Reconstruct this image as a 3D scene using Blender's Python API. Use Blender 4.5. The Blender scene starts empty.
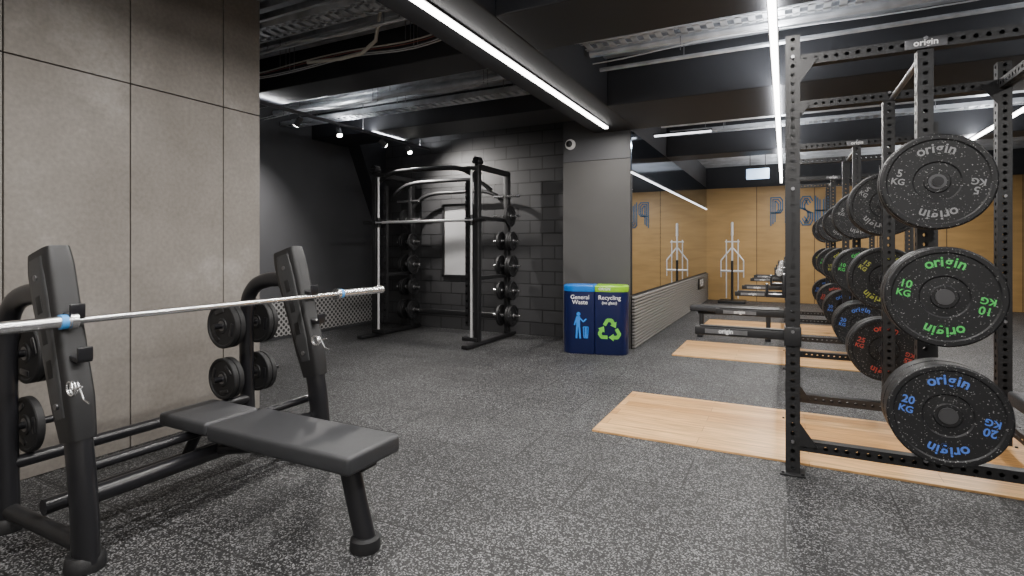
import bpy, bmesh, math, random
from mathutils import Vector, Matrix
random.seed(7)
C = bpy.context.scene.collection
PI = math.pi

# ---------------------------------------------------------------- materials
def new_mat(name):
    m = bpy.data.materials.new(name); m.use_nodes = True
    nt = m.node_tree; b = nt.nodes["Principled BSDF"]
    return m, nt, b
def simple(name, col, rough=0.5, metal=0.0, var=0.0, vscale=8.0, bump=0.0, bscale=200.0, emit=None, es=1.0, coat=0.0):
    m, nt, b = new_mat(name)
    b.inputs["Base Color"].default_value = (*col, 1)
    b.inputs["Roughness"].default_value = rough
    b.inputs["Metallic"].default_value = metal
    if coat: b.inputs["Coat Weight"].default_value = coat
    tc = nt.nodes.new("ShaderNodeTexCoord")
    if var > 0:
        n = nt.nodes.new("ShaderNodeTexNoise"); n.inputs["Scale"].default_value = vscale; n.inputs["Detail"].default_value = 6
        r = nt.nodes.new("ShaderNodeValToRGB")
        r.color_ramp.elements[0].position = 0.3; r.color_ramp.elements[1].position = 0.7
        r.color_ramp.elements[0].color = (*[max(0, c*(1-var)) for c in col], 1)
        r.color_ramp.elements[1].color = (*[min(1, c*(1+var)) for c in col], 1)
        nt.links.new(tc.outputs["Object"], n.inputs["Vector"]); nt.links.new(n.outputs["Fac"], r.inputs["Fac"])
        nt.links.new(r.outputs["Color"], b.inputs["Base Color"])
    if bump > 0:
        n2 = nt.nodes.new("ShaderNodeTexNoise"); n2.inputs["Scale"].default_value = bscale
        bp = nt.nodes.new("ShaderNodeBump"); bp.inputs["Strength"].default_value = bump; bp.inputs["Distance"].default_value = 0.002
        nt.links.new(tc.outputs["Object"], n2.inputs["Vector"]); nt.links.new(n2.outputs["Fac"], bp.inputs["Height"])
        nt.links.new(bp.outputs["Normal"], b.inputs["Normal"])
    if emit:
        b.inputs["Emission Color"].default_value = (*emit, 1); b.inputs["Emission Strength"].default_value = es
    return m

M = {}
M['black'] = simple("black_powdercoat", (0.010,0.010,0.011), 0.45, 0.0, bump=0.15)
M['blackgloss'] = simple("black_gloss", (0.011,0.011,0.013), 0.28, 0.0)
M['cover'] = simple("charcoal_moulded_cover", (0.030,0.031,0.033), 0.38, 0.0, bump=0.2, bscale=350)
M['rubber'] = simple("black_rubber", (0.008,0.008,0.009), 0.6, bump=0.3)
M['vinyl'] = simple("charcoal_vinyl", (0.028,0.029,0.032), 0.45, bump=0.4, bscale=500)
M['chrome'] = simple("chrome", (0.85,0.85,0.85), 0.25, 1.0)
M['rod'] = simple("bright_steel_rod", (0.75,0.75,0.76), 0.4, 0.6)
M['steel'] = simple("brushed_steel", (0.26,0.26,0.27), 0.4, 1.0, var=0.15, vscale=30)
M['hubdark'] = simple("dark_steel_hub", (0.10,0.10,0.105), 0.4, 0.8)
M['galv'] = simple("galvanised", (0.52,0.54,0.57), 0.40, 0.72, var=0.3, vscale=5)
M['darkpaint'] = simple("dark_ceiling_paint", (0.017,0.018,0.022), 0.6, var=0.15, vscale=2)
M['rail'] = simple("dark_grey_rail", (0.07,0.07,0.075), 0.5)
M['darkwall'] = simple("dark_wall_paint", (0.058,0.059,0.064), 0.55, var=0.08, vscale=1.5, bump=0.1, bscale=60)
M['pier'] = simple("grey_pier_paint", (0.070,0.068,0.067), 0.6, var=0.06, vscale=2)
M['white'] = simple("white_print", (0.8,0.8,0.8), 0.5)
M['led'] = simple("led_diffuser", (1,1,1), 0.5, emit=(1,0.97,0.93), es=16)
M['strip'] = simple("mirror_strip_light", (1,1,1), 0.5, emit=(0.93,0.95,1), es=3)
M['navy'] = simple("navy_bin_plastic", (0.004,0.009,0.060), 0.35)
M['blue'] = simple("blue_lid", (0.003,0.16,0.58), 0.35)
M['green'] = simple("lime_lid", (0.24,0.52,0.01), 0.35)
M['iconblue'] = simple("icon_blue", (0.02,0.22,0.75), 0.5)
M['icongreen'] = simple("icon_green", (0.16,0.55,0.05), 0.5)
M['lnavy'] = simple("letter_blue", (0.02,0.10,0.20), 0.5)
M['tgrey'] = simple("text_grey", (0.19,0.19,0.195), 0.5)
M['tgreen'] = simple("text_green", (0.05,0.42,0.08), 0.5)
M['tblue'] = simple("text_blue", (0.06,0.15,0.52), 0.5)
M['tyellow'] = simple("text_yellow", (0.32,0.34,0.05), 0.5)
M['tred'] = simple("text_red", (0.38,0.045,0.03), 0.5)
M['cyan'] = simple("cyan_collar", (0.06,0.3,0.7), 0.5)
M['cable_y'] = simple("cream_cable", (0.42,0.40,0.36), 0.5)
M['cable_r'] = simple("red_cable", (0.20,0.06,0.05), 0.5)
M['cable_w'] = simple("pale_grey_cable", (0.48,0.49,0.51), 0.5)
M['mirror'] = simple("mirror_glass", (0.78,0.81,0.84), 0.015, 1.0)
M['mirror2'] = simple("painted_reflection_glass", (0.60,0.60,0.61), 0.18, 0.35)  # pale, half-diffuse base colour stands in for a bright reflection
M['tint'] = simple("tinted_glass", (0.22,0.27,0.35), 0.10, 1.0)
M['spot'] = simple("spot_lens", (1,1,1), 0.4, emit=(1,0.95,0.88), es=40)
M['sign'] = simple("sign_face", (0.6,0.8,1), 0.4, emit=(0.45,0.65,1), es=1.6)
M['lightwall'] = simple("light_grey_wall", (0.45,0.43,0.40), 0.6, var=0.1, vscale=1.5)

def speckle(name, base, fleck, scale, thr, rough, bump=0.0, tiles=False):
    m, nt, b = new_mat(name); L = nt.links.new
    tc = nt.nodes.new("ShaderNodeTexCoord")
    v = nt.nodes.new("ShaderNodeTexVoronoi"); v.inputs["Scale"].default_value = scale
    L(tc.outputs["Object"], v.inputs["Vector"])
    sp = nt.nodes.new("ShaderNodeSeparateColor"); L(v.outputs["Color"], sp.inputs["Color"])
    gt = nt.nodes.new("ShaderNodeMapRange"); gt.inputs["From Min"].default_value = thr; gt.inputs["From Max"].default_value = 1.0
    L(sp.outputs["Red"], gt.inputs["Value"])
    mx = nt.nodes.new("ShaderNodeMix"); mx.data_type = 'RGBA'
    mx.inputs["A"].default_value = (*base,1); mx.inputs["B"].default_value = (*fleck,1)
    L(gt.outputs["Result"], mx.inputs["Factor"])
    out = mx.outputs["Result"]
    nn = nt.nodes.new("ShaderNodeTexNoise"); nn.inputs["Scale"].default_value = 1.6; nn.inputs["Detail"].default_value = 6
    L(tc.outputs["Object"], nn.inputs["Vector"])
    mr = nt.nodes.new("ShaderNodeMapRange"); mr.inputs["To Min"].default_value = 0.75; mr.inputs["To Max"].default_value = 1.2
    mr.inputs["From Min"].default_value = 0.3; mr.inputs["From Max"].default_value = 0.7
    L(nn.outputs["Fac"], mr.inputs["Value"])
    sc = nt.nodes.new("ShaderNodeVectorMath"); sc.operation = 'SCALE'
    L(out, sc.inputs[0]); L(mr.outputs["Result"], sc.inputs["Scale"]); out = sc.outputs["Vector"]
    if tiles:
        br = nt.nodes.new("ShaderNodeTexBrick"); br.inputs["Scale"].default_value = 1.0
        br.inputs["Color1"].default_value = (1,1,1,1); br.inputs["Color2"].default_value = (0.86,0.86,0.86,1); br.inputs["Mortar"].default_value = (0.2,0.2,0.2,1)
        br.inputs["Mortar Size"].default_value = 0.006; br.inputs["Brick Width"].default_value = 1.0; br.inputs["Row Height"].default_value = 0.5
        br.inputs["Mortar Smooth"].default_value = 0.3
        L(tc.outputs["Object"], br.inputs["Vector"])
        m2 = nt.nodes.new("ShaderNodeMix"); m2.data_type='RGBA'; m2.blend_type='MULTIPLY'; m2.inputs["Factor"].default_value = 1
        L(out, m2.inputs["A"]); L(br.outputs["Color"], m2.inputs["B"]); out = m2.outputs["Result"]
    L(out, b.inputs["Base Color"])
    b.inputs["Roughness"].default_value = rough
    b.inputs["Specular IOR Level"].default_value = 0.4
    if bump:
        bp = nt.nodes.new("ShaderNodeBump"); bp.inputs["Strength"].default_value = bump; bp.inputs["Distance"].default_value = 0.004
        L(sp.outputs["Green"], bp.inputs["Height"]); L(bp.outputs["Normal"], b.inputs["Normal"])
    return m
M['floor'] = speckle("speckled_rubber_floor", (0.009,0.0093,0.010), (0.26,0.26,0.265), 170, 0.64, 0.58, 0.3, True)
M['plate'] = speckle("flecked_bumper_rubber", (0.008,0.008,0.009), (0.24,0.24,0.24), 260, 0.955, 0.5, 0.05)

def concrete():
    m, nt, b = new_mat("concrete_panel"); L = nt.links.new
    tc = nt.nodes.new("ShaderNodeTexCoord")
    n = nt.nodes.new("ShaderNodeTexNoise"); n.inputs["Scale"].default_value = 1.5; n.inputs["Detail"].default_value = 9; n.inputs["Roughness"].default_value = 0.6
    L(tc.outputs["Object"], n.inputs["Vector"])
    r = nt.nodes.new("ShaderNodeValToRGB"); e = r.color_ramp.elements
    e[0].position = 0.30; e[0].color = (0.150,0.134,0.117,1); e[1].position = 0.58; e[1].color = (0.205,0.187,0.168,1)
    e3 = r.color_ramp.elements.new(0.74); e3.color = (0.31,0.29,0.27,1)
    L(n.outputs["Fac"], r.inputs["Fac"])
    n2 = nt.nodes.new("ShaderNodeTexNoise"); n2.inputs["Scale"].default_value = 40; n2.inputs["Detail"].default_value = 6
    L(tc.outputs["Object"], n2.inputs["Vector"])
    mr = nt.nodes.new("ShaderNodeMapRange"); mr.inputs["From Min"].default_value = 0.3; mr.inputs["From Max"].default_value = 0.7; mr.inputs["To Min"].default_value = 0.88; mr.inputs["To Max"].default_value = 1.12
    L(n2.outputs["Fac"], mr.inputs["Value"])
    sc = nt.nodes.new("ShaderNodeVectorMath"); sc.operation='SCALE'
    L(r.outputs["Color"], sc.inputs[0]); L(mr.outputs["Result"], sc.inputs["Scale"])
    L(sc.outputs["Vector"], b.inputs["Base Color"])
    b.inputs["Roughness"].default_value = 0.6
    bp = nt.nodes.new("ShaderNodeBump"); bp.inputs["Strength"].default_value = 0.2; bp.inputs["Distance"].default_value = 0.003
    L(n2.outputs["Fac"], bp.inputs["Height"]); L(bp.outputs["Normal"], b.inputs["Normal"])
    return m
M['concrete'] = concrete()

def brick(name, c1, c2, mort, bw, rh, ms, axes, rough=0.6, bump=0.6, grain=None):
    m, nt, b = new_mat(name); L = nt.links.new
    tc = nt.nodes.new("ShaderNodeTexCoord"); sep = nt.nodes.new("ShaderNodeSeparateXYZ"); com = nt.nodes.new("ShaderNodeCombineXYZ")
    L(tc.outputs["Object"], sep.inputs[0]); L(sep.outputs[axes[0]], com.inputs[0]); L(sep.outputs[axes[1]], com.inputs[1])
    br = nt.nodes.new("ShaderNodeTexBrick"); br.inputs["Scale"].default_value = 1
    br.inputs["Color1"].default_value=(*c1,1); br.inputs["Color2"].default_value=(*c2,1); br.inputs["Mortar"].default_value=(*mort,1)
    br.inputs["Mortar Size"].default_value=ms; br.inputs["Brick Width"].default_value=bw; br.inputs["Row Height"].default_value=rh
    L(com.outputs[0], br.inputs["Vector"])
    col = br.outputs["Color"]
    if grain:
        su, sv, lo, hi = grain
        mp = nt.nodes.new("ShaderNodeMapping"); mp.inputs["Scale"].default_value = (su,sv,1)
        L(com.outputs[0], mp.inputs["Vector"])
        n = nt.nodes.new("ShaderNodeTexNoise"); n.inputs["Scale"].default_value = 1.0; n.inputs["Detail"].default_value = 8; n.inputs["Distortion"].default_value = 0.8
        L(mp.outputs[0], n.inputs["Vector"])
        mr = nt.nodes.new("ShaderNodeMapRange"); mr.inputs["From Min"].default_value=0.3; mr.inputs["From Max"].default_value=0.7; mr.inputs["To Min"].default_value=lo; mr.inputs["To Max"].default_value=hi
        L(n.outputs["Fac"], mr.inputs["Value"])
        sc = nt.nodes.new("ShaderNodeVectorMath"); sc.operation='SCALE'
        L(col, sc.inputs[0]); L(mr.outputs["Result"], sc.inputs["Scale"]); col = sc.outputs["Vector"]
    L(col, b.inputs["Base Color"]); b.inputs["Roughness"].default_value = rough
    if bump:
        bp = nt.nodes.new("ShaderNodeBump"); bp.inputs["Strength"].default_value=bump; bp.inputs["Distance"].default_value=0.008; bp.invert=True
        L(br.outputs["Fac"], bp.inputs["Height"]); L(bp.outputs["Normal"], b.inputs["Normal"])
    return m
M['block'] = brick("painted_blockwork", (0.034,0.034,0.036), (0.046,0.046,0.048), (0.014,0.014,0.015), 0.40, 0.19, 0.008, (0,2), 0.45, 1.0)
M['oak'] = brick("oak_platform_boards", (0.46,0.235,0.08), (0.70,0.42,0.18), (0.20,0.10,0.035), 1.3, 0.13, 0.0015, (0,1), 0.4, 0.1, (3,40,0.62,1.25))
M['ply'] = brick("plywood_wall", (0.36,0.215,0.075), (0.42,0.26,0.095), (0.07,0.04,0.015), 1.22, 4.0, 0.008, (0,2), 0.45, 0.2, (1.2,7,0.85,1.12))

# ---------------------------------------------------------------- mesh builder
class MB:
    def __init__(s): s.bm = bmesh.new()
    def _xf(s, vs, mat):
        bmesh.ops.transform(s.bm, matrix=mat, verts=vs)
    def box(s, c, d, rot=None, bev=0.0):
        r = bmesh.ops.create_cube(s.bm, size=1.0); vs = r['verts']
        bmesh.ops.scale(s.bm, vec=Vector(d), verts=vs)
        if bev > 0:
            es = list({e for v in vs for e in v.link_edges})
            rr = bmesh.ops.bevel(s.bm, geom=es, offset=bev, segments=3, profile=0.5, affect='EDGES')
            vs = list({v for f in rr['faces'] for v in f.verts} | {v for v in vs if v.is_valid})
        m = Matrix.Translation(Vector(c))
        if rot is not None: m = m @ rot
        s._xf(vs, m); return s
    def cyl(s, a, b, r, r2=None, seg=20):
        a, b = Vector(a), Vector(b); d = b-a
        q = bmesh.ops.create_cone(s.bm, cap_ends=True, segments=seg, radius1=r, radius2=(r if r2 is None else r2), depth=d.length)
        m = Matrix.Translation((a+b)/2) @ d.to_track_quat('Z','Y').to_matrix().to_4x4()
        s._xf(q['verts'], m); return s
    def sweep(s, path, rx, ry=None, seg=16, up=Vector((0,1,0)), square=False, e=0.4):
        P = [Vector(p) for p in path]; rings = []; n = len(P)
        def val(r, k):
            if not isinstance(r,(tuple,list)): return r
            f = k*(len(r)-1); i = min(int(f), len(r)-2); return r[i]+(r[i+1]-r[i])*(f-i)
        for i, p in enumerate(P):
            t = (P[min(i+1,n-1)] - P[max(i-1,0)]).normalized()
            v = up - t*up.dot(t)
            if v.length < 1e-4: v = t.orthogonal()
            v.normalize(); u = t.cross(v).normalized()
            k_ = i/(n-1)
            rxx = val(rx,k_); ryy = rxx if ry is None else val(ry,k_)
            ring = []
            for k in range(seg):
                a = 2*PI*(k+0.5)/seg
                ca, sa = math.cos(a), math.sin(a)
                if square:
                    ca = math.copysign(abs(ca)**e, ca); sa = math.copysign(abs(sa)**e, sa)
                ring.append(s.bm.verts.new(p + u*ca*rxx + v*sa*ryy))
            rings.append(ring)
        for i in range(len(rings)-1):
            for k in range(seg):
                s.bm.faces.new((rings[i][k], rings[i][(k+1)%seg], rings[i+1][(k+1)%seg], rings[i+1][k]))
        s.bm.faces.new(rings[0][::-1]); s.bm.faces.new(rings[-1]); return s
    def lathe(s, prof, seg=48, mat=None):
        rings = []; vs = []
        for r, z in prof:
            ring = [s.bm.verts.new((r*math.cos(2*PI*k/seg), r*math.sin(2*PI*k/seg), z)) for k in range(seg)]
            rings.append(ring); vs += ring
        for i in range(len(rings)-1):
            for k in range(seg):
                s.bm.faces.new((rings[i][k], rings[i][(k+1)%seg], rings[i+1][(k+1)%seg], rings[i+1][k]))
        s.bm.faces.new(rings[0][::-1]); s.bm.faces.new(rings[-1])
        if mat is not None: s._xf(vs, mat)
        return s
    def prism(s, pts, n0, n1):
        a = [s.bm.verts.new(Vector(p)+Vector(n0)) for p in pts]; b = [s.bm.verts.new(Vector(p)+Vector(n1)) for p in pts]
        n = len(pts)
        s.bm.faces.new(a[::-1]); s.bm.faces.new(b)
        for i in range(n): s.bm.faces.new((a[i], a[(i+1)%n], b[(i+1)%n], b[i]))
        return s
    def loft(s, loops):
        R_ = [[s.bm.verts.new(p) for p in L] for L in loops]; n = len(R_[0])
        for i in range(len(R_)-1):
            for k in range(n): s.bm.faces.new((R_[i][k],R_[i][(k+1)%n],R_[i+1][(k+1)%n],R_[i+1][k]))
        s.bm.faces.new(R_[0][::-1]); s.bm.faces.new(R_[-1]); return s
    def holed(s, mat, length, w, pitch=0.05, r=0.012, sides=(0,1,2,3)):
        n = max(1, int(round(length/pitch))); p = length/n; h = w/2; vs = []
        for sd in range(4):
            R = Matrix.Rotation(sd*PI/2, 4, 'Z')
            if sd not in sides:
                f = [s.bm.verts.new(R @ Vector(q)) for q in ((-h,-h,0),(h,-h,0),(h,-h,length),(-h,-h,length))]
                s.bm.faces.new(f); vs += f; continue
            for i in range(n):
                zc = (i+0.5)*p
                sq = [(h,0),(h,p/2),(0,p/2),(-h,p/2),(-h,0),(-h,-p/2),(0,-p/2),(h,-p/2)]
                o = [s.bm.verts.new(R @ Vector((x,-h,zc+z))) for x,z in sq]
                q = [s.bm.verts.new(R @ Vector((r*math.cos(k*PI/4),-h,zc+r*math.sin(k*PI/4)))) for k in range(8)]
                for k in range(8): s.bm.faces.new((o[k],o[(k+1)%8],q[(k+1)%8],q[k]))
                vs += o+q
        for z in (0,length):
            f = [s.bm.verts.new(q) for q in ((-h,-h,z),(h,-h,z),(h,h,z),(-h,h,z))]; s.bm.faces.new(f); vs += f
        s._xf(vs, mat); return s
    def text(s, txt, size, mat, extrude=0.0008, bold=0.0):
        me = text_mesh(txt, size, extrude, bold)
        n0 = len(s.bm.verts); s.bm.from_mesh(me); s.bm.verts.ensure_lookup_table()
        s._xf(s.bm.verts[n0:], mat); return s
    def done(s, name, mat, parent=None, loc=None, smooth=True, label=None, bevel=0.0):
        bmesh.ops.remove_doubles(s.bm, verts=s.bm.verts, dist=1e-5)
        bmesh.ops.recalc_face_normals(s.bm, faces=s.bm.faces)
        me = bpy.data.meshes.new(name); s.bm.to_mesh(me); s.bm.free()
        me.materials.append(M[mat] if isinstance(mat, str) else mat)
        if smooth:
            for p in me.polygons: p.use_smooth = True
            me.set_sharp_from_angle(angle=math.radians(35))
        o = bpy.data.objects.new(name, me); C.objects.link(o)
        if parent: o.parent = parent
        if loc: o.location = loc
        if label: o["label"] = label
        if bevel:
            bv = o.modifiers.new("bevel", 'BEVEL'); bv.width = bevel; bv.segments = 2; bv.limit_method = 'ANGLE'
        return o
_tc = {}
def text_mesh(txt, size, extrude, bold):
    k = (txt, size, extrude, bold)
    if k in _tc: return _tc[k]
    cu = bpy.data.curves.new("t", 'FONT'); cu.body = txt; cu.size = size; cu.align_x='CENTER'; cu.align_y='CENTER' if len(txt)>1 else 'BOTTOM_BASELINE'; cu.extrude = extrude; cu.offset = bold; cu.resolution_u = 3
    ob = bpy.data.objects.new("t", cu); C.objects.link(ob); bpy.context.view_layer.update()
    dg = bpy.context.evaluated_depsgraph_get()
    me = bpy.data.meshes.new_from_object(ob.evaluated_get(dg)); bpy.data.objects.remove(ob)
    _tc[k] = me; return me

def root(name, label, cat, loc, rotz=0.0, group=None):
    o = bpy.data.objects.new(name, None); C.objects.link(o); o.location = loc; o.rotation_euler[2] = rotz
    o.empty_display_size = 0.1; tag(o, label, cat, group); return o
def tag(o, label, cat, group=None):
    o["label"] = label; o["category"] = cat
    if group: o["group"] = group
    return o
def struct(o): o["kind"] = "structure"; return o
def copy_thing(src, loc, rot=None, label=None):
    n = src.copy(); C.objects.link(n); n.location = loc
    if rot is not None: n.rotation_euler = rot
    if label: n["label"] = label
    def rec(a, b):
        for ch in a.children:
            c = ch.copy(); c.parent = b; C.objects.link(c); rec(ch, c)
    rec(src, n); return n
T = Matrix.Translation
def R(a, ax): return Matrix.Rotation(a, 4, ax)
FACE = R(PI/2, 'X')

# ---------------------------------------------------------------- room shell
ZC = 3.3
def sbox(name, lo, hi, mat, bevel=0.0):
    lo, hi = Vector(lo), Vector(hi)
    return struct(MB().box((lo+hi)/2, hi-lo).done(name, mat, smooth=False, bevel=bevel))
sbox("floor", (-6.6,-2.2,-0.1), (5.4,14.5,0), 'floor')
mb = MB(); x0, x1 = -6.5, 5.3; pitch = 0.15; y = -2.1; pts = []
while y < 14.5:
    pts += [(y, ZC+0.08), (y+0.055, ZC+0.08), (y+0.065, ZC), (y+0.130, ZC), (y+0.14, ZC+0.08)]; y += pitch
prev = None
for (yy, zz) in pts:
    cur = (mb.bm.verts.new((x0,yy,zz)), mb.bm.verts.new((x1,yy,zz)))
    if prev: mb.bm.faces.new((prev[0],prev[1],cur[1],cur[0]))
    prev = cur
struct(mb.done("ceiling", 'galv', smooth=False))
sbox("trim_1", (-6.6,-2.2,3.42), (5.4,14.5,3.5), 'darkpaint')
sbox("wall_left", (-4.05,-2.2,0), (-3.83,2.97,3.42), 'darkwall')
k = 0
ys = [-2.2,-1.25,-0.61,0.03,0.70,1.36,2.0,2.65,2.97]
for a, b in zip(ys[:-1], ys[1:]):
    for z0, z1 in ((0.0,2.37),(2.37,3.42)):
        k += 1
        sbox(f"wall_panel_{k}", (-3.83,a+0.004,z0+0.004), (-3.8,b-0.004,z1-0.004), 'concrete', 0.002)
sbox("wall_left_return", (-6.6,2.77,0), (-4.05,2.97,3.42), 'darkwall')
sbox("wall_alcove", (-6.6,2.97,0), (-6.4,7.5,3.42), 'darkwall')
sbox("wall_back", (-6.4,7.3,0), (-2.7,7.5,3.42), 'block')
sbox("wall_pier", (-2.7,6.86,0), (-1.772,7.5,2.46), 'pier', 0.004)
sbox("wall_pier_top", (-2.7,6.865,2.465), (-1.772,7.5,3.42), 'darkwall', 0.004)
sbox("wall_mirror", (-1.97,7.5,0), (-1.772,14.5,3.42), 'darkwall')
sbox("wall_far", (-1.77,14.3,0), (5.4,14.5,2.78), 'ply')
sbox("wall_far_top", (-1.77,14.3,2.78), (5.4,14.5,3.42), 'darkpaint')
sbox("wall_right", (5.2,-2.2,0), (5.4,14.3,3.42), 'darkwall')
sbox("wall_front", (-3.8,-2.2,0), (5.2,-2.0,3.42), 'lightwall')
struct(MB().prism([(-6.4,6.45,3.42),(-6.4,7.3,3.42),(-6.4,7.3,1.65)], (0,0,0), (0.25,0,0)).done("wall_bulkhead", 'darkpaint', smooth=False))
sbox("trim_2", (-2.25,-2.0,2.82), (-1.7,6.86,3.42), 'darkpaint', 0.01)
sbox("trim_3", (-1.7,3.1,2.82), (5.2,3.8,3.42), 'darkpaint', 0.01)
sbox("trim_4", (-6.4,3.95,2.98), (-2.25,4.4,3.42), 'darkpaint', 0.01)
sbox("trim_6", (-1.7,5.6,2.82), (5.2,6.86,3.42), 'darkpaint', 0.01)
sbox("trim_7", (-6.4,5.9,2.95), (-2.25,6.6,3.42), 'darkpaint', 0.01)
sbox("trim_8", (-1.77,9.2,2.82), (5.2,9.7,3.42), 'darkpaint', 0.01)
mb = MB(); n = 16
for i in range(n):
    z = 0.025 + i*(0.63/(n-1)); mb.box((-1.738,10.58,z), (0.044,7.42,0.026), bev=0.005)
struct(mb.done("trim_9", simple("slat_grey",(0.19,0.18,0.17),0.5)))
sbox("trim_10", (-1.77,6.87,0), (-1.752,14.3,0.68), 'black')
def perf():
    m, nt, b = new_mat("perforated_panel"); L = nt.links.new
    tc = nt.nodes.new("ShaderNodeTexCoord"); sep = nt.nodes.new("ShaderNodeSeparateXYZ"); com = nt.nodes.new("ShaderNodeCombineXYZ")
    L(tc.outputs["Object"], sep.inputs[0]); L(sep.outputs[1], com.inputs[0]); L(sep.outputs[2], com.inputs[1])
    mp = nt.nodes.new("ShaderNodeMapping"); mp.inputs["Rotation"].default_value=(0,0,PI/4); L(com.outputs[0], mp.inputs["Vector"])
    v = nt.nodes.new("ShaderNodeTexVoronoi"); v.inputs["Randomness"].default_value = 0; v.inputs["Scale"].default_value = 17
    L(mp.outputs[0], v.inputs["Vector"])
    r = nt.nodes.new("ShaderNodeValToRGB"); r.color_ramp.elements[0].position=0.34; r.color_ramp.elements[0].color=(0.015,0.015,0.015,1)
    r.color_ramp.elements[1].position=0.40; r.color_ramp.elements[1].color=(0.32,0.315,0.31,1)
    L(v.outputs["Distance"], r.inputs["Fac"]); L(r.outputs["Color"], b.inputs["Base Color"]); b.inputs["Roughness"].default_value=0.4
    return m
sbox("trim_11", (-6.4,3.2,0.05), (-6.37,7.3,0.56), perf())

o = root("wall_mirror_panel", "large frameless gym mirror fixed above the slatted wainscot", "mirror", (-1.771,10.58,0.69))
MB().box((0.008,0,0.79),(0.012,7.42,1.56)).done("glass",'mirror',o,smooth=False)
MB().box((0.012,0,1.583),(0.02,7.42,0.020)).done("light_strip",'strip',o,smooth=False, label="thin white light strip along the mirror top")
MB().box((0.010,-3.705,0.79),(0.016,0.012,1.56)).done("edge_trim",'black',o,smooth=False)
o = root("tinted_wall_panel", "dark blue reflective panel band above the gym mirror", "wall panel", (-1.771,10.58,2.30))
MB().box((0.008,0,0.26),(0.012,7.42,0.50)).done("glass",'tint',o,smooth=False)
o = root("wall_badge", "small black badge with white lettering on the slatted wainscot", "sign", (-1.705,12.9,0.50))
MB().box((0.006,0,0.0),(0.012,0.9,0.24),bev=0.004).done("plate",'black',o)
MB().text("PUSH",0.22,T((0.0135,0,0)) @ R(PI/2,'Z') @ FACE,0.0008,0.003).done("lettering",'white',o,smooth=False)
o = root("framed_mirror", "small black framed mirror on the dark block wall", "mirror", (-4.68,7.295,0.85))
MB().box((0,-0.01,0.57),(0.48,0.012,1.10)).done("glass",'mirror2',o,smooth=False)
mb = MB()
for x in (-0.255,0.255): mb.box((x,-0.02,0.57),(0.035,0.04,1.17))
for z in (0.0,1.14): mb.box((0,-0.02,z),(0.54,0.04,0.035))
mb.done("frame",'black',o)

# ---------------------------------------------------------------- lights
def led(name, x, y0, y1, z, label, power, hang=False, up=0):
    L = y1-y0; o = root(name, label, "light", (x,(y0+y1)/2,z))
    MB().box((0,0,0.0225),(0.06,L,0.015)).done("housing",'black',o,smooth=False)
    MB().box((0,0,0.004),(0.046,L-0.02,0.022)).done("diffuser",'led',o,smooth=False)
    n = max(1,int(L//4)); seg = L/n
    for i in range(n):
        la = bpy.data.lights.new("led_lamp",'AREA'); la.shape='RECTANGLE'; la.size=0.045; la.size_y=seg-0.02; la.energy=power*seg; la.color=(1,0.96,0.91)
        lo = bpy.data.objects.new("led_lamp",la); C.objects.link(lo); lo.parent=o; lo.location=(0,-L/2+seg*(i+0.5),-0.009)
        if up:
            la = bpy.data.lights.new("added_deck_uplamp",'AREA'); la.shape='RECTANGLE'; la.size=0.045; la.size_y=seg-0.02; la.energy=up*seg; la.color=(0.97,0.98,1)  # upward lamp added to brighten the ceiling deck, not part of the fixture
            lo = bpy.data.objects.new("added_deck_uplamp",la); C.objects.link(lo); lo.parent=o; lo.location=(0,-L/2+seg*(i+0.5),0.034); lo.rotation_euler=(PI,0,0)
        if hang: MB().cyl((0,-L/2+seg*(i+0.5)-0.3,0.03),(0,-L/2+seg*(i+0.5)-0.3,ZC-0.003-z),0.003,seg=8).done("suspension_wire",'steel',o)
    return o
led("linear_light", -1.98, -1.8, 6.50, 2.789, "long white linear LED fixed under a black ceiling beam", 24)
led("linear_light.001", -0.07, -1.8, 13.4, 2.76, "long white linear LED hung along the ceiling above the racks", 21, True, 20)
led("linear_light.002", 2.25, 3.9, 13.4, 2.76, "white linear LED above the far side of the racks", 19, True, 15)
led("added_linear_light", 2.25, -1.8, 3.0, 2.76, "unseen white linear LED added beside the racks to brighten the room", 20, True, 12)  # out-of-view lamp added for more overall room light
o = root("strip_light", "short white strip light under the dark ceiling deck", "light", (-1.25,7.6,2.86))
MB().box((0,0,0),(0.75,0.04,0.02)).done("diffuser",'strip',o,smooth=False); MB().box((0,0,0.02),(0.77,0.05,0.02)).done("housing",'black',o,smooth=False)
for x in (-0.3,0.3): MB().cyl((x,0,0.02),(x,0,0.437),0.003,seg=8).done("suspension_wire",'steel',o)
o = root("track_rail", "dark grey ceiling lighting track above the cable machine corner", "light track", (-5.2,5.6,2.90))
MB().box((0,0,0.02),(0.035,3.3,0.035)).done("rail",'rail',o,smooth=False)
for y in (-1.55,0.1,1.4): MB().cyl((0,y,0.03),(0,y,0.397),0.006).done("hanger",'rail',o)
la = bpy.data.lights.new("added_bay_uplamp",'AREA'); la.shape='RECTANGLE'; la.size=0.03; la.size_y=3.2; la.energy=36; la.color=(0.97,0.98,1)  # added fill aimed upward to brighten the left bay's deck
lo = bpy.data.objects.new("added_bay_uplamp",la); C.objects.link(lo); lo.parent=o; lo.location=(0,0,0.042); lo.rotation_euler=(PI,0,0)
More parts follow.
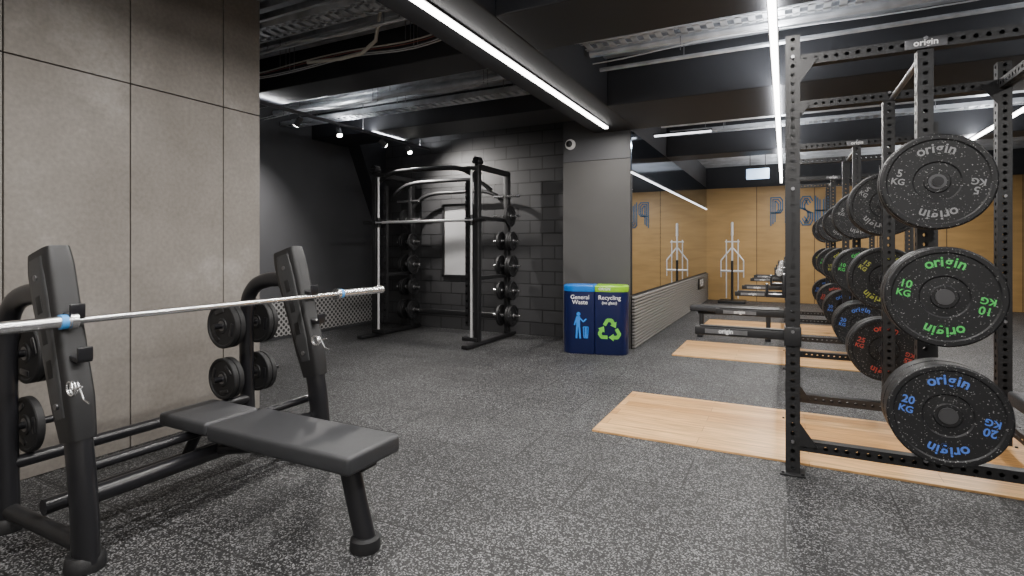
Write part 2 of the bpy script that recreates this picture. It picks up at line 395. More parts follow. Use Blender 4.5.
def spot(y, tilt, power, lab="small black track spotlight switched on"):
    o = root("track_spotlight", lab, "spotlight", (-5.2,y,2.905), group="spotlights on the ceiling track")
    d = Vector(tilt).normalized()
    MB().cyl((0,0,0),(0,0,-0.06),0.012).done("stem",'rail',o)
    a = Vector((0,0,-0.08)); MB().cyl(a-d*0.05,a+d*0.07,0.035).done("head",'rail',o)
    MB().cyl(a+d*0.070,a+d*0.073,0.032).done("lens",'spot',o)
    la = bpy.data.lights.new("spot_lamp",'SPOT'); la.energy=power; la.spot_size=math.radians(100); la.spot_blend=0.9; la.shadow_soft_size=0.03; la.color=(1,0.95,0.9)
    lo = bpy.data.objects.new("spot_lamp",la); C.objects.link(lo); lo.parent=o; lo.location=a+d*0.09; lo.rotation_euler=d.to_track_quat('-Z','Y').to_euler()
spot(4.60,(-0.60,-0.10,-0.80),330); spot(5.25,(0.5,-0.3,-0.9),120); spot(6.1,(0.45,0.6,-0.55),270); spot(6.7,(0.6,-0.2,-0.75),120)
o = root("hanging_sign", "small glowing pale blue sign hung from the ceiling", "sign", (-0.42,10.2,2.58))
MB().box((0,0,0),(0.36,0.03,0.18),bev=0.006).done("panel",'sign',o)
for x in (-0.12,0.12): MB().cyl((x,0,0.09),(x,0,0.717),0.005).done("hanger",'black',o)
o = root("security_camera", "small white dome security camera on the pier", "camera", (-2.59,6.865,2.70))
MB().cyl((0,0,0),(0,-0.03,0),0.07).cyl((0,-0.03,0),(0,-0.06,0),0.06,0.05).done("mount",'white',o)
MB().lathe([(0.045,0),(0.043,0.02),(0.03,0.04),(0.01,0.05)],24,T((0,-0.055,0)) @ R(PI/2,'X')).done("dome",'blackgloss',o)

def hangers(ob, xs, z, r=0.004):
    for x in xs: MB().cyl((x,0,0),(x,0,ZC-0.002-z),r,seg=8).done("hanger",'steel',ob)
def pipe_thing(name, path, r, mat, label, cat, hang=True):
    c = Vector(path[0]); ob = MB().sweep([Vector(p)-c for p in path], r, up=Vector((0,0,1)), seg=10).done(name, mat, loc=c)
    tag(ob,label,cat)
    L = path[-1][0]-path[0][0]
    if hang: hangers(ob,[L*0.12,L*0.5,L*0.88],c.z)
    return ob
for (y,z,r) in ((3.2,3.16,0.03),(3.45,3.14,0.018),(4.75,3.14,0.025),(5.2,3.18,0.04),(5.5,3.14,0.02)):
    pipe_thing("conduit_pipe", [(-6.35,y,z),(-2.28,y,z)], r, 'galv', "galvanised conduit pipe below the metal deck ceiling", "pipe")
for (y,z,r) in ((2.2,3.1,0.03),(4.2,3.1,0.03),(4.9,3.15,0.045),(5.2,3.08,0.02),(7.4,3.1,0.04),(8.2,3.12,0.025),(10.4,3.1,0.04)):
    pipe_thing("conduit_pipe", [(-1.65,y,z),(5.1,y,z)], r, 'galv', "galvanised conduit pipe below the metal deck ceiling", "pipe")
def wob(y,z,x0,x1,amp):
    return [(x0+(x1-x0)*i/24, y+amp*math.sin(i*0.9+y*7), z-abs(amp)*math.sin(i*0.7+z*5+y)) for i in range(25)]
for i,(m,yy,zz,r) in enumerate((('cable_y',3.60,3.04,0.006),('cable_r',3.66,3.05,0.004),('cable_w',3.70,3.02,0.005),('cable_w',3.75,3.06,0.005),('cable_w',3.35,3.08,0.005),('cable_w',4.9,3.05,0.006),('cable_w',5.0,3.06,0.006))):
    pipe_thing("ceiling_cable", wob(yy,zz,-6.3,-2.35,0.02), r, m, "loose electrical cable slung below the ceiling deck", "cable")
for i,(yy,zz) in enumerate(((4.35,3.06),(4.8,3.04),(2.75,3.06),(8.5,3.05))):
    pipe_thing("ceiling_cable", wob(yy,zz,-1.6,5.0,0.025), 0.006, 'cable_w', "loose electrical cable slung below the ceiling deck", "cable")
pipe_thing("ceiling_cable", [(-3.9,3.55,3.0),(-3.5,3.55,2.97),(-3.25,3.55,2.98),(-3.1,3.55,3.06),(-3.05,3.55,3.295)], 0.016, 'cable_y', "cream flexible conduit bending up into the ceiling", "cable", False)
def tray(x0,x1,y,z):
    L = x1-x0; mb = MB()
    mb.box((0,-0.1,0.02),(L,0.004,0.05)).box((0,0.1,0.02),(L,0.004,0.05))
    n=int(L/0.10)
    for i in range(n): mb.box((-L/2+(i+0.5)*L/n,0,0),(0.05,0.2,0.004))
    mb.box((0,-0.06,0),(L,0.02,0.004)).box((0,0.06,0),(L,0.02,0.004))
    ob = mb.done("cable_tray",'galv',loc=((x0+x1)/2,y,z),smooth=False)
    tag(ob,"perforated galvanised cable tray below the metal deck","cable tray")
    hangers(ob,[-L*0.38,0,L*0.38],z)
tray(-1.6,5.0,4.55,3.08); tray(-1.6,5.0,2.6,3.08); tray(-1.6,5.0,2.95,3.12); tray(-6.3,-2.35,5.35,3.02); tray(-1.6,5.0,8.7,3.08); tray(-6.3,-2.35,3.10,3.10)

# ---------------------------------------------------------------- platforms
def platform(y0,y1):
    ob = MB().box((0,0,0.006),(2.7,y1-y0,0.012)).done("lifting_platform",'oak',loc=(0.13,(y0+y1)/2,0),smooth=False)
    tag(ob,"light oak lifting platform inlaid in the rubber floor","lifting platform","oak lifting platforms under the racks")
platform(3.66,4.80); platform(6.68,7.80); platform(9.2,10.3)

# ---------------------------------------------------------------- weight plates
ADV = {'o':0.60,'r':0.42,'i':0.27,'g':0.60,'n':0.58}
def arc_text(mb, txt, size, rad, ang, y, front=True, bold=0.0):
    adv=[ADV.get(c,0.6)*size*0.98 for c in txt]; tot=sum(adv); pos=0
    for c,w in zip(txt,adv):
        a = ang - (pos + w/2 - tot/2)/rad*0.93; pos += w
        m = R(-(a-PI/2),'Y') @ T((0,y,rad-size*0.25)) @ FACE
        if not front: m = R(PI,'Z') @ m
        mb.text(c, size, m, 0.0008, bold)
def make_plate(kg, tmat, th, loc):
    R0 = 0.231; h = th/2
    prof = [(0.026,-h+0.004),(0.05,-h+0.004),(0.055,-h+0.010),(0.092,-h+0.012),(0.098,-h+0.006),(0.200,-h+0.006),(0.206,-h),(R0-0.008,-h),(R0,-h+0.008),
            (R0,h-0.008),(R0-0.008,h),(0.206,h),(0.200,h-0.006),(0.098,h-0.006),(0.092,h-0.012),(0.055,h-0.010),(0.05,h-0.004),(0.026,h-0.004)]
    mb = MB(); mb.lathe(prof,72,R(PI/2,'X'))
    ob = mb.done("weight_plate",'plate',loc=loc)
    mb = MB(); mb.lathe([(0.0255,-h-0.001),(0.036,-h-0.001),(0.036,h+0.001),(0.0255,h+0.001)],32,R(PI/2,'X')); mb.done("hub",'hubdark',ob)
    mb = MB(); yf = -h+0.005
    for fr in (True,False):
        arc_text(mb,"origin",0.064,0.158,PI/2,yf,fr,0.0012); arc_text(mb,"origin",0.064,0.158,-PI/2,yf,fr,0.0012)
        for s in (-1,1):
            for txt, sz, dz in ((str(kg),0.050,0.022),("KG",0.042,-0.022)):
                m = R(PI if s>0 else 0,'Y') @ R(math.radians(12),'Y') @ T((-0.155,yf,dz)) @ FACE
                if not fr: m = R(PI,'Z') @ m
                if len(txt)==1: m = m @ T((0,-0.018,0))
                mb.text(txt,sz,m,0.0008,0.0009)
    mb.done("lettering",tmat,ob,smooth=False)
    tag(ob,"","weight plate","bumper plates on the rack storage pegs")
    return ob
COL = {5:('tgrey',0.05,'grey'),10:('tgreen',0.07,'green'),15:('tyellow',0.075,'yellow'),20:('tblue',0.09,'blue'),25:('tred',0.095,'red')}
PL = {}
def plate(kg, loc, rot=0.0, back=False):
    m, th, cn = COL[kg]
    e = (0, rot, PI if back else 0)
    if kg not in PL:
        PL[kg] = make_plate(kg,m,th,loc); PL[kg]["label"] = f"flecked black rubber bumper plate with {cn} {kg} kg lettering"; PL[kg].rotation_euler = e; return PL[kg]
    return copy_thing(PL[kg], loc, e)

# ---------------------------------------------------------------- power racks
XL, XR, DY, W = 0.04, 1.28, 1.10, 0.075
H = 2.52; ZB = 2.375; ZL = 0.17; XS = 0.655
PEGZ = (1.62,1.075,0.545)
def make_rack():
    o = root("power_rack","black four-post power rack with perforated uprights and plate storage pegs","power rack",(0.66,3.52,0),group="power racks along the lifting platforms")
    ox = -0.66
    for x in (XL,XR):
        for y in (0,DY):
            MB().holed(T((x+ox,y,0.01)),H-0.01,W,0.05,0.0125).done("upright",'black',o,smooth=False)
            mb = MB(); mb.box((x+ox,y-0.01,0.006),(0.13,0.13,0.010),bev=0.002)
            for a in (-0.05,0.05): mb.cyl((x+ox+a,y-0.06,0.01),(x+ox+a,y-0.06,0.022),0.009,seg=6)
            mb.done("foot_plate",'black',o)
    L = XR-XL-W
    for y in (0,DY):
        for z in (ZB,ZL):
            MB().holed(T((XL+W/2+ox,y,z)) @ R(PI/2,'Y'),L,0.06,0.05,0.012,(0,2)).done("crossbeam",'black',o,smooth=False)
        MB().holed(T((XS+ox,y,ZL+0.03)),ZB-ZL-0.065,0.07,0.05,0.012).done("storage_post",'black',o,smooth=False)
        for x,s in ((XL,1),(XR,-1)):
            for z,sz in ((ZB,-1),(ZL,1)):
                p = [(x+ox+s*W/2,y,z),(x+ox+s*(W/2+0.09),y,z),(x+ox+s*W/2,y,z+sz*0.13)]
                MB().prism(p,(0,-0.040,0),(0,-0.034,0)).done("gusset",'black',o)
        for z in (ZB,ZL,1.62,0.80):
            for x in (XL,XS,XR): MB().cyl((x+ox,y-0.033,z+0.02),(x+ox,y-0.050,z+0.02),0.010,seg=6).done("bolt",'steel',o)
        s = -1 if y==0 else 1
        for z,l in zip(PEGZ,(0.295,0.385,0.45)):
            MB().cyl((XS+ox,y+s*0.035,z),(XS+ox,y+s*l,z),0.0235).cyl((XS+ox,y+s*0.035,z),(XS+ox,y+s*0.045,z),0.045).done("storage_peg",'blackgloss',o)
    for x in (XL,XR):
        MB().holed(T((x+ox,W/2,ZB)) @ R(-PI/2,'X'),DY-W,0.06,0.05,0.012,(0,1,2,3)).done("crossbeam",'black',o,smooth=False)
    MB().holed(T((XR+ox,W/2,ZL)) @ R(-PI/2,'X'),DY-W,0.06,0.05,0.012).done("crossbeam",'black',o,smooth=False)
    MB().cyl((XS+ox+0.02,0.035,ZB-0.02),(XS+ox+0.02,DY-0.035,ZB-0.02),0.018).done("pull_up_bar",'steel',o,label="light steel pull-up bar")
    n = MB().box((XS+ox,-0.040,ZB-0.005),(0.18,0.008,0.052),bev=0.002).done("nameplate",'hubdark',o)
    MB().text("origin",0.046,T((XS+ox,-0.045,ZB-0.003)) @ FACE,0.0008,0.0008).done("lettering",'white',n,smooth=False)
    for y in (0,DY):
        a = MB()
        a.box((XL+ox-0.28,y,0.79),(0.52,0.045,0.050),bev=0.005)
        a.box((XL+ox,y,0.79),(0.088,0.090,0.11),bev=0.005)
        a = a.done("spotter_arm",'black',o)
        MB().box((XL+ox-0.27,y,0.820),(0.48,0.042,0.010),bev=0.003).done("liner",'rubber',a)
        MB().box((XL+ox-0.36,y-0.0235,0.79),(0.24,0.002,0.026)).done("decal",'steel',a,smooth=False)
        MB().text("origin",0.036,T((XL+ox-0.36,y-0.0255,0.793)) @ FACE,0.0005,0.0006).done("lettering",'white',a,smooth=False)
        MB().box((XL+ox-0.045,y,1.08),(0.02,0.085,0.14),bev=0.004).box((XL+ox-0.09,y,1.02),(0.10,0.05,0.02),bev=0.004).box((XL+ox-0.135,y,1.05),(0.015,0.05,0.08),bev=0.004).done("bar_hook",'blackgloss',o)
    return o
rack = make_rack()
rack2 = copy_thing(rack,(0.66,6.52,0)); rack3 = copy_thing(rack,(0.66,9.52,0))

def stack(kg, n, y_front, lvl, dirn, x=XS):
    th = COL[kg][1]; z = PEGZ[lvl]
    for i in range(n):
        yc = y_front + (th/2 + i*(th+0.004))*dirn
        plate(kg,(x,yc,z),rot=(random.uniform(-0.5,0.5) if i else random.uniform(-0.06,0.06)),back=(dirn<0))
stack(5,2,3.235,0,1); stack(10,2,3.10,1,1); stack(20,2,3.04,2,1)
stack(5,3,4.90,0,-1); stack(15,2,4.92,1,-1); stack(25,2,4.98,2,-1)
stack(5,3,6.24,0,1); stack(10,3,6.20,1,1); stack(20,3,6.14,2,1)
stack(5,3,7.92,0,-1); stack(15,3,7.94,1,-1); stack(20,3,7.98,2,-1)
stack(5,3,9.24,0,1); stack(10,3,9.22,1,1); stack(25,3,9.16,2,1)
stack(5,3,10.90,0,-1); stack(15,2,10.9,1,-1); stack(20,2,10.92,2,-1)

def make_barbell(name, half_shaft, half_len, label, loc):
    o = root(name,label,"barbell",loc)
    MB().cyl((0,-half_shaft,0),(0,half_shaft,0),0.0145).done("shaft",'chrome',o)
    for s in (-1,1):
        MB().cyl((0,s*half_shaft,0),(0,s*half_len,0),0.025).cyl((0,s*(half_shaft-0.03),0),(0,s*half_shaft,0),0.038).done("sleeve",'chrome',o)
    return o
bb = make_barbell("barbell",0.655,1.10,"chrome olympic barbell resting on rack hooks",(-0.05,7.07,1.045)); bb["group"]="barbells on the power racks"
copy_thing(bb,(-0.05,10.07,1.045))

def pad(mb, x0,x1,y,z,w,t):
    mb.box(((x0+x1)/2,y,z-t/2),(x1-x0,w,t),bev=min(0.018,t*0.4)); return mb
def flat_bench(name,loc,label):
    o = root(name,label,"bench",loc)
    pad(MB(),-0.6,0.6,0,0.45,0.30,0.08).done("pad",'vinyl',o)
    MB().box((0,0,0.345),(1.0,0.06,0.05),bev=0.006).done("frame",'black',o)
    for x in (-0.45,0.45): MB().box((x,0,0.18),(0.06,0.06,0.30),bev=0.006).box((x,0,0.03),(0.07,0.44,0.05),bev=0.006).done("leg",'black',o)
flat_bench("flat_bench",(1.78,4.05,0),"black flat weight bench standing inside the power rack")
flat_bench("flat_bench.001",(-0.66,8.45,0),"black padded bench standing beside the far lifting platform")

def outline_letters():
    mb = MB()
    Hh = 0.66; w = 0.25; t = 0.026
    def stroke(pts):
        for a,b in zip(pts[:-1],pts[1:]):
            a3=Vector((a[0],0,a[1])); b3=Vector((b[0],0,b[1])); d=(b3-a3); L=d.length
            ang=math.atan2(d.z,d.x); mb.box((a3+b3)/2,(L+t,0.02,t),R(-ang,'Y'))
    def off_path(p,off,x):
        q=[]
        for (u,v) in p:
            uu = u + (off if u<0.5 else -off)/w; vv = v + (off if v<0.25 else (-off if v>0.75 else 0))/Hh
            q.append((x+uu*w, vv*Hh))
        return q
    def letter(x, paths):
        for off in (0,0.045,0.09):
            for p in paths: stroke(off_path(p,off,x))
    letter(0,[[(0,0),(0,1),(0.8,1),(1,0.9),(1,0.55),(0.8,0.45),(0,0.45)]])
    letter(0.31,[[(0,1),(0,0.1),(0.2,0),(0.8,0),(1,0.1),(1,1)]])
    letter(0.62,[[(1,0.85),(0.8,1),(0.2,1),(0,0.85),(0,0.6),(1,0.42),(1,0.15),(0.8,0),(0.2,0),(0,0.15)]])
    letter(0.93,[[(0,0),(0,1)],[(1,0),(1,1)],[(0,0.5),(1,0.5)]])
    ob = mb.done("wall_lettering",'lnavy',loc=(-0.30,14.285,1.84),smooth=False)
    tag(ob,"dark blue outlined PUSH lettering on the plywood wall","wall sign")
outline_letters()

def bar_stand(x,y):
    o = root("barbell_stand","upright chrome bar stand against the plywood wall","barbell stand",(x,y,0))
    MB().box((0,0,0.03),(0.6,0.5,0.06),bev=0.01).cyl((0,0,0.06),(0,0,1.0),0.03).done("base",'black',o)
    MB().cyl((0,0,0.9),(0,0,1.92),0.022).cyl((-0.02,0,1.3),(-0.25,0,1.0),0.016).cyl((0.02,0,1.3),(0.25,0,1.0),0.016).cyl((-0.25,0,1.0),(-0.25,0,0.6),0.014).cyl((0.25,0,1.0),(0.25,0,0.6),0.014).cyl((0,0,1.6),(0,0,1.9),0.03).cyl((-0.25,0,0.75),(0.25,0,0.75),0.025).cyl((-0.13,0,0.1),(-0.13,0,1.5),0.014).cyl((0.13,0,0.1),(0.13,0,1.5),0.014).cyl((-0.16,0,1.45),(0.16,0,1.45),0.016).done("chrome_bar",'rod',o)
bar_stand(-1.12,13.8)

# ---------------------------------------------------------------- bins
def bin_loop(w,d,z,side,grow=0.0,ro=0.13,ri=0.012):
    P=[]; hw,hd=w/2+grow,d/2+grow
    for (sx,sy,a0) in ((1,-1,-PI/2),(1,1,0),(-1,1,PI/2),(-1,-1,PI)):
        r = (ro if sx==side else ri)
        cx,cy = sx*(hw-r), sy*(hd-r)
        for i in range(9):
            a=a0+i*(PI/2)/8; P.append(Vector((cx+r*math.cos(a),cy+r*math.sin(a),z)))
    return P
def make_bin(u, lid, icon, title, label):
    o = root("recycling_bin" if icon=='g' else "waste_bin", label, "bin", (BX+u*math.cos(BR), BY+u*math.sin(BR), 0), BR)
    w,d,h = 0.396,0.37,0.765
    sd = 1 if u>0 else -1
    MB().loft([bin_loop(w,d,0.0,sd,-0.006),bin_loop(w,d,0.012,sd,0),bin_loop(w,d,0.765,sd,0)]).done("body",'navy',o)
    MB().loft([bin_loop(w,d,0.766,sd,0.0),bin_loop(w,d,0.772,sd,0.001),bin_loop(w,d,0.828,sd,0.001),bin_loop(w,d,0.840,sd,-0.010),bin_loop(w,d,0.840,sd,-0.045),bin_loop(w,d,0.800,sd,-0.050)]).done("lid",lid,o)
    MB().loft([bin_loop(w,d,0.801,sd,-0.055),bin_loop(w,d,0.804,sd,-0.055)]).done("opening",'black',o)
    yf = -d/2-0.002; ux = -0.02*sd
    mb = MB()
    for i,(t,s) in enumerate(title): mb.text(t,s,T((ux,yf,0.695-i*0.062)) @ FACE,0.0008,0.0005)
    mb.done("lettering",'white',o,smooth=False)
    mb = MB(); K=0.85; zc=0.32
    def q(x,z): return Vector((ux+x*K,yf-0.001,zc+(z-zc)*K))
    def bar(a,b,t):
        a3,b3=q(*a),q(*b); dd=b3-a3; mb.box((a3+b3)/2,(dd.length+t*K*0.3,0.002,t*K),R(-math.atan2(dd.z,dd.x),'Y'))
    if icon=='b':
        mb.cyl(q(-0.02,0.52)+Vector((0,0.001,0)),q(-0.02,0.52)-Vector((0,0.001,0)),0.024)
        bar((-0.025,0.48),(-0.025,0.34),0.055); bar((-0.04,0.34),(-0.05,0.17),0.026); bar((-0.01,0.34),(0.005,0.17),0.026)
        bar((-0.01,0.47),(0.05,0.41),0.020); bar((0.05,0.41),(0.09,0.45),0.020); bar((-0.045,0.47),(-0.08,0.36),0.020)
        bar((0.05,0.33),(0.06,0.18),0.014); bar((0.12,0.33),(0.11,0.18),0.014); bar((0.05,0.335),(0.12,0.335),0.014); bar((0.06,0.18),(0.11,0.18),0.014); bar((0.085,0.33),(0.085,0.18),0.03)
        mb.done("icon",'iconblue',o,smooth=False)
    else:
        K=1.0; cz=0.30; rad=0.165
        V=[Vector((rad*math.cos(PI/2+k*2*PI/3), rad*math.sin(PI/2+k*2*PI/3))) for k in range(3)]
        for k in range(3):
            v0=V[k]; v1=V[(k+1)%3]; v2=V[(k-1)%3]
            S=v0+(v1-v0)*0.40; a_=v0+(v1-v0)*0.17; b_=v0+(v2-v0)*0.17; E=v0+(v2-v0)*0.32
            f=lambda v:(v.x,v.y+cz)
            bar(f(S),f(a_),0.042); bar(f(a_),f(b_),0.042); bar(f(b_),f(E),0.042)
            dr=(v2-v0).normalized(); nn=Vector((-dr.y,dr.x))
            pp=[E+nn*0.045,E+dr*0.062,E-nn*0.045]
            mb.prism([q(*f(v)) for v in pp],(0,-0.001,0),(0,0.001,0))
        mb.done("icon",'icongreen',o,smooth=False)
    return o
BX,BY,BR = -2.11,6.49,math.radians(12)
make_bin(-0.199,'blue','b',[("General",0.072),("Waste",0.072)],"navy general waste bin with blue rim beside the pier")
rb = make_bin(0.199,'green','g',[("Recycling",0.072),("(no glass)",0.048)],"navy recycling bin with lime green rim beside the pier")
MB().text("OR:GN",0.045,T((-0.08,-0.1885,0.80)) @ FACE,0.0008,0.0008).done("rim_lettering",'white',rb,smooth=False)

# ---------------------------------------------------------------- smith machine
def small_plate(r, th, loc, rotz, label, group, proto={}):
    k=(r,th); h=th/2
    if k in proto: return copy_thing(proto[k],loc,(0,random.uniform(0,2),rotz),label)
    ob = MB().lathe([(0.02,-h),(0.045,-h),(0.05,-h+0.006),(r*0.84,-h+0.006),(r*0.88,-h),(r-0.004,-h),(r,-h+0.004),(r,h-0.004),(r-0.004,h),(r*0.88,h),(r*0.84,h-0.006),(0.05,h-0.006),(0.045,h),(0.02,h)],40,R(PI/2,'X')).done("weight_plate",'rubber',loc=loc)
    MB().lathe([(0.0205,-th/2-0.001),(0.032,-th/2-0.001),(0.032,th/2+0.001),(0.0205,th/2+0.001)],24,R(PI/2,'X')).done("hub",'steel',ob)
    for kx in range(3):
        a = kx*2*PI/3; mb = MB()
        mb.box((r*0.64*math.cos(a), 0, r*0.64*math.sin(a)),(r*0.20,th-0.002,r*0.60),R(-a,'Y'),bev=0.006)
        mb.done("grip",'blackgloss',ob)
    ob.rotation_euler=(0,random.uniform(0,2),rotz); tag(ob,label,"weight plate",group); proto[k]=ob; return ob

o = root("smith_machine","black smith machine with chrome guide rods against the block wall","smith machine",(-4.50,6.15,0))
W2 = 0.87
for x in (-W2,W2):
    s = 1 if x<0 else -1
    for y in (0,0.85):
        MB().box((x,y,1.22),(0.07,0.09,2.36),bev=0.008).done("upright",'black',o)
    MB().box((x,0.36,0.035),(0.09,1.40,0.05),bev=0.01).done("base_rail",'black',o)
    MB().box((x,0.42,2.38),(0.07,0.90,0.07),bev=0.01).done("top_rail",'black',o)
    MB().cyl((x+s*0.08,-0.03,0.10),(x+s*0.08,-0.03,2.36),0.018).done("guide_rod",'rod',o)
    MB().holed(T((x+s*0.17,0.03,0.25)),1.95,0.05,0.1,0.016,(0,2)).done("hook_rail",'black',o,smooth=False)
    for z in (0.09,2.36): MB().box((x+s*0.10,-0.01,z),(0.22,0.10,0.05),bev=0.005).done("rod_bracket",'black',o)
    MB().cyl((x+s*0.08,-0.03,1.60),(x+s*0.08,-0.03,1.74),0.035).box((x+s*0.12,-0.03,1.67),(0.10,0.07,0.07),bev=0.01).done("carriage",'blackgloss',o)
    for z in (0.9,1.7): MB().box((x,0.42,z),(0.05,0.80,0.05),bev=0.006).done("side_brace",'black',o)
    for z in (0.32,0.68,1.04,1.40,1.76,2.05):
        MB().cyl((x-s*0.03,0.80,z),(x-s*0.24,0.80,z),0.02).done("storage_peg",'chrome',o)
        MB().cyl((x+s*0.03,0.80,z),(x+s*0.20,0.80,z),0.02).done("storage_peg",'chrome',o)
    MB().box((x,0,2.44),(0.11,0.13,0.05),bev=0.01).cyl((x,-0.05,2.46),(x,0.05,2.46),0.05).done("pulley_cap",'blackgloss',o)
MB().cyl((-W2+0.05,-0.05,1.67),(W2-0.05,-0.05,1.67),0.018).done("bar",'rod',o,label="chrome smith bar")
for s in (-1,1): MB().cyl((s*(W2-0.02),-0.07,1.67),(s*(W2+0.16),-0.07,1.67),0.024).done("bar_sleeve",'black',o)
def arch(zb, zt, y, r, e=5):
    P=[]
    for i in range(33):
        u=-1+2*i/32; P.append((u*(W2-0.02),y,zb+(zt-zb)*(1-abs(u)**e)))
    return MB().sweep(P,r,up=Vector((0,1,0)),seg=12)
arch(2.22,2.40,0.0,0.034).done("arch_tube",'black',o); arch(2.10,2.28,0.40,0.028).done("arch_tube",'black',o); arch(1.92,2.16,0.85,0.030).done("arch_tube",'black',o)
MB().box((0,0.85,0.30),(1.7,0.06,0.08),bev=0.01).done("rear_crossbar",'black',o)
for s in (-1,1):
    for i,z in enumerate((0.32,0.68,1.04,1.40,1.76)):
        for j in (-1,0,1) if i<4 else (0,):
            xo = s*(W2+0.075+j*0.04) if j>=0 else s*(W2-0.075)
            small_plate(0.155 if i%2==0 else 0.135,0.035,(-4.50+xo,6.95,z),PI/2,"black rubber grip weight plate on smith machine peg","small plates on the smith machine")

# ---------------------------------------------------------------- bench press station
o = root("bench_press","black olympic bench press station with charcoal vinyl pad","bench press",(-2.6,1.79,0))
def b(x): return x+2.6
YU = 0.625
def bez(pts, n=10):
    out=[]
    P=[Vector(p) for p in pts]
    for i in range(len(P)-1):
        p0=P[max(i-1,0)];p1=P[i];p2=P[i+1];p3=P[min(i+2,len(P)-1)]
        for k in range(n):
            t=k/n
            out.append(0.5*((2*p1)+(-p0+p2)*t+(2*p0-5*p1+4*p2-p3)*t*t+(-p0+3*p1-3*p2+p3)*t**3))
    out.append(P[-1]); return out
for s in (-1,1):
    y = s*YU
    curve = bez([(b(-2.53),y,0.03),(b(-2.548),y,0.28),(b(-2.60),y,0.56),(b(-2.69),y,0.85),(b(-2.775),y,1.10),(b(-2.83),y,1.285)],12)
    MB().sweep(curve,(0.066,0.066,0.068,0.07,0.072,0.074),0.044,seg=24).done("upright",'blackgloss',o)
    up_part = curve[22:]
    cov = MB().sweep(up_part,(0.070,0.088,0.090,0.096,0.104,0.106,0.098),(0.046,0.054,0.055,0.055,0.055,0.055,0.048),seg=32,square=True,e=0.45).done("moulded_cover",'black',o)
    inner = curve[26:-3]
    MB().sweep(inner,(0.040,0.056,0.060,0.064,0.070,0.070,0.058),(0.056,0.061,0.061,0.061,0.061,0.061,0.056),seg=32,square=True,e=0.3).done("cover_inlay",'cover',cov,label="charcoal inlay of the moulded cover")
    idx = [28,34,40,46,52]
    for n_,i in enumerate(idx):
        p=curve[i]
        for sy in (-1,1):
            if n_ in (0,4): MB().cyl((p.x,p.y+sy*0.055,p.z),(p.x,p.y+sy*0.0645,p.z),0.013,seg=16).done("bolt",'steel',cov)
            else: MB().box((p.x,p.y+sy*0.0610,p.z),(0.040,0.003,0.075),R(-0.32,'Y'),bev=0.001).done("slot",'rubber',cov)
    for i in (36,44):
        p=curve[i]; q0=Vector((p.x+0.085,p.y,p.z))
        MB().box((q0.x+0.03,q0.y,q0.z),(0.085,0.055,0.018),R(0.15,'Y'),bev=0.004).box((q0.x+0.068,q0.y,q0.z+0.02),(0.014,0.055,0.055),bev=0.004).done("bar_catch",'blackgloss',o)
    MB().sweep(bez([(b(-3.20),y,0.03),(b(-3.22),y,0.45),(b(-3.22),y,0.88),(b(-3.16),y,1.03),(b(-3.02),y,1.09),(b(-2.80),y,1.10)]),0.048,0.042,seg=18).done("rear_post",'blackgloss',o)
    MB().sweep([(b(-3.24),y,0.09),(b(-2.50),y,0.09)],0.034,0.034,seg=16).done("side_rail",'black',o)
    for x in (-3.21,-2.535):
        MB().lathe([(0.070,0),(0.072,0.012),(0.068,0.05),(0.058,0.062)],28,T((b(x),y,0.0))).done("foot",'rubber',o)
    for z in (0.46,0.80):
        MB().cyl((b(-3.22),y-0.24,z),(b(-3.22),y+0.24,z),0.018).done("storage_peg",'blackgloss',o)
for x,z,r in ((-2.60,0.26,0.038),(-2.88,0.17,0.034),(-3.2,0.30,0.03),(-2.66,0.36,0.022)):
    MB().cyl((b(x),-YU,z),(b(x),YU,z),r).done("crossbar",'blackgloss',o)
mb = MB(); pad(mb,b(-2.455),b(-1.555),-0.005,0.458,0.33,0.080); mb.done("seat_pad",'vinyl',o)
mb = MB(); pad(mb,b(-2.86),b(-2.480),-0.005,0.458,0.30,0.068); mb.done("head_pad",'vinyl',o)
MB().box((b(-2.17),0,0.362),(1.15,0.10,0.03),bev=0.008).done("pad_support",'black',o)
MB().sweep([(b(-1.72),0,0.355),(b(-2.3),0,0.33),(b(-2.62),0,0.26)],0.03,0.04).done("spine",'blackgloss',o)
MB().sweep([(b(-2.75),0,0.37),(b(-2.88),0,0.17)],0.025,0.03).done("strut",'blackgloss',o)
MB().sweep(bez([(b(-1.72),0,0.37),(b(-1.67),0,0.20),(b(-1.62),0,0.04)]),0.050,0.040,seg=20).done("front_leg",'blackgloss',o)
MB().lathe([(0.064,0),(0.066,0.012),(0.063,0.05),(0.052,0.06)],28,T((b(-1.62),0,0))).done("foot",'rubber',o)
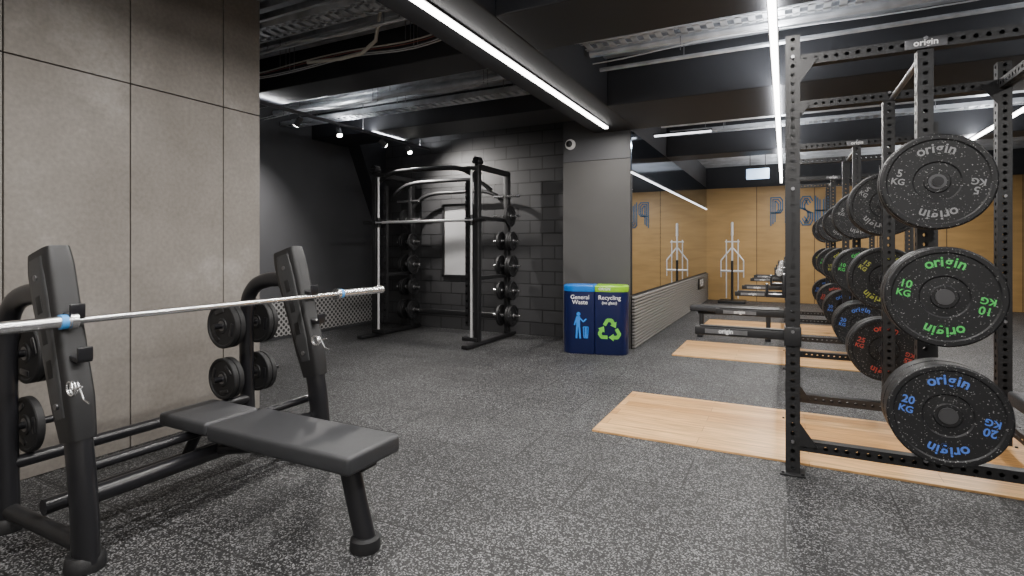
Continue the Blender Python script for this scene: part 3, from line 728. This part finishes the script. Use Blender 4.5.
for s in (-1,1):
    for z in (0.46,0.80):
        for d in (-0.08,-0.118,0.08,0.118):
            if s<0 and (z<0.6 or d<0) and not (z<0.6 and d==0.08): continue
            small_plate(0.145 if z>0.6 else 0.132,0.034,(-3.22,1.79+s*YU+d+(-0.05 if d<0 else 0.0),z),0,"black rubber grip plate on bench press storage peg","small plates on the bench press")
o = root("barbell.003","chrome olympic barbell resting on the bench press catches","barbell",(-2.61,1.885,1.0))
MB().cyl((0,-0.745,0),(0,0.745,0),0.0145).done("shaft",'chrome',o)
for s in (-1,1):
    e_ = 1.235 if s<0 else 1.165
    MB().cyl((0,s*0.745,0),(0,s*e_,0),0.025).cyl((0,s*0.72,0),(0,s*0.745,0),0.036).cyl((0,s*(e_-0.01),0),(0,s*(e_+0.004),0),0.028).done("sleeve",'chrome',o)
    MB().cyl((0,s*0.752,0),(0,s*0.775,0),0.030).done("collar_ring",'cyan',o,label="blue rubber ring")
def clip(x,y,z):
    P=[]
    for i in range(60):
        a=i*2*PI*2.2/60; P.append((0.028*math.cos(a),-0.012+0.024*i/60,0.028*math.sin(a)))
    P=[(0.10,-0.012,0.02),(0.06,-0.012,0.01)]+P+[(0.06,0.012,-0.04),(0.10,0.012,-0.05)]
    ob=MB().sweep(P,0.0035,up=Vector((0.3,1,0.2)),seg=8).done("spring_collar",'chrome',loc=(x,y,z)); tag(ob,"chrome spring collar hung on the bench press upright","spring collar")
clip(-2.535,1.12,0.74); clip(-2.535,2.37,0.74)

# ---------------------------------------------------------------- camera / world
w = bpy.data.worlds.new("w"); bpy.context.scene.world = w; w.use_nodes=True
w.node_tree.nodes["Background"].inputs[0].default_value=(0.05,0.05,0.055,1)
cam = bpy.data.cameras.new("cam"); co = bpy.data.objects.new("cam",cam); C.objects.link(co)
cam.sensor_width=36; cam.lens=36*538/1024; cam.shift_y=-40/1024; cam.clip_start=0.05
co.location=(0,0,1.3); co.rotation_euler=(PI/2,0,math.radians(26.9))
bpy.context.scene.camera=co
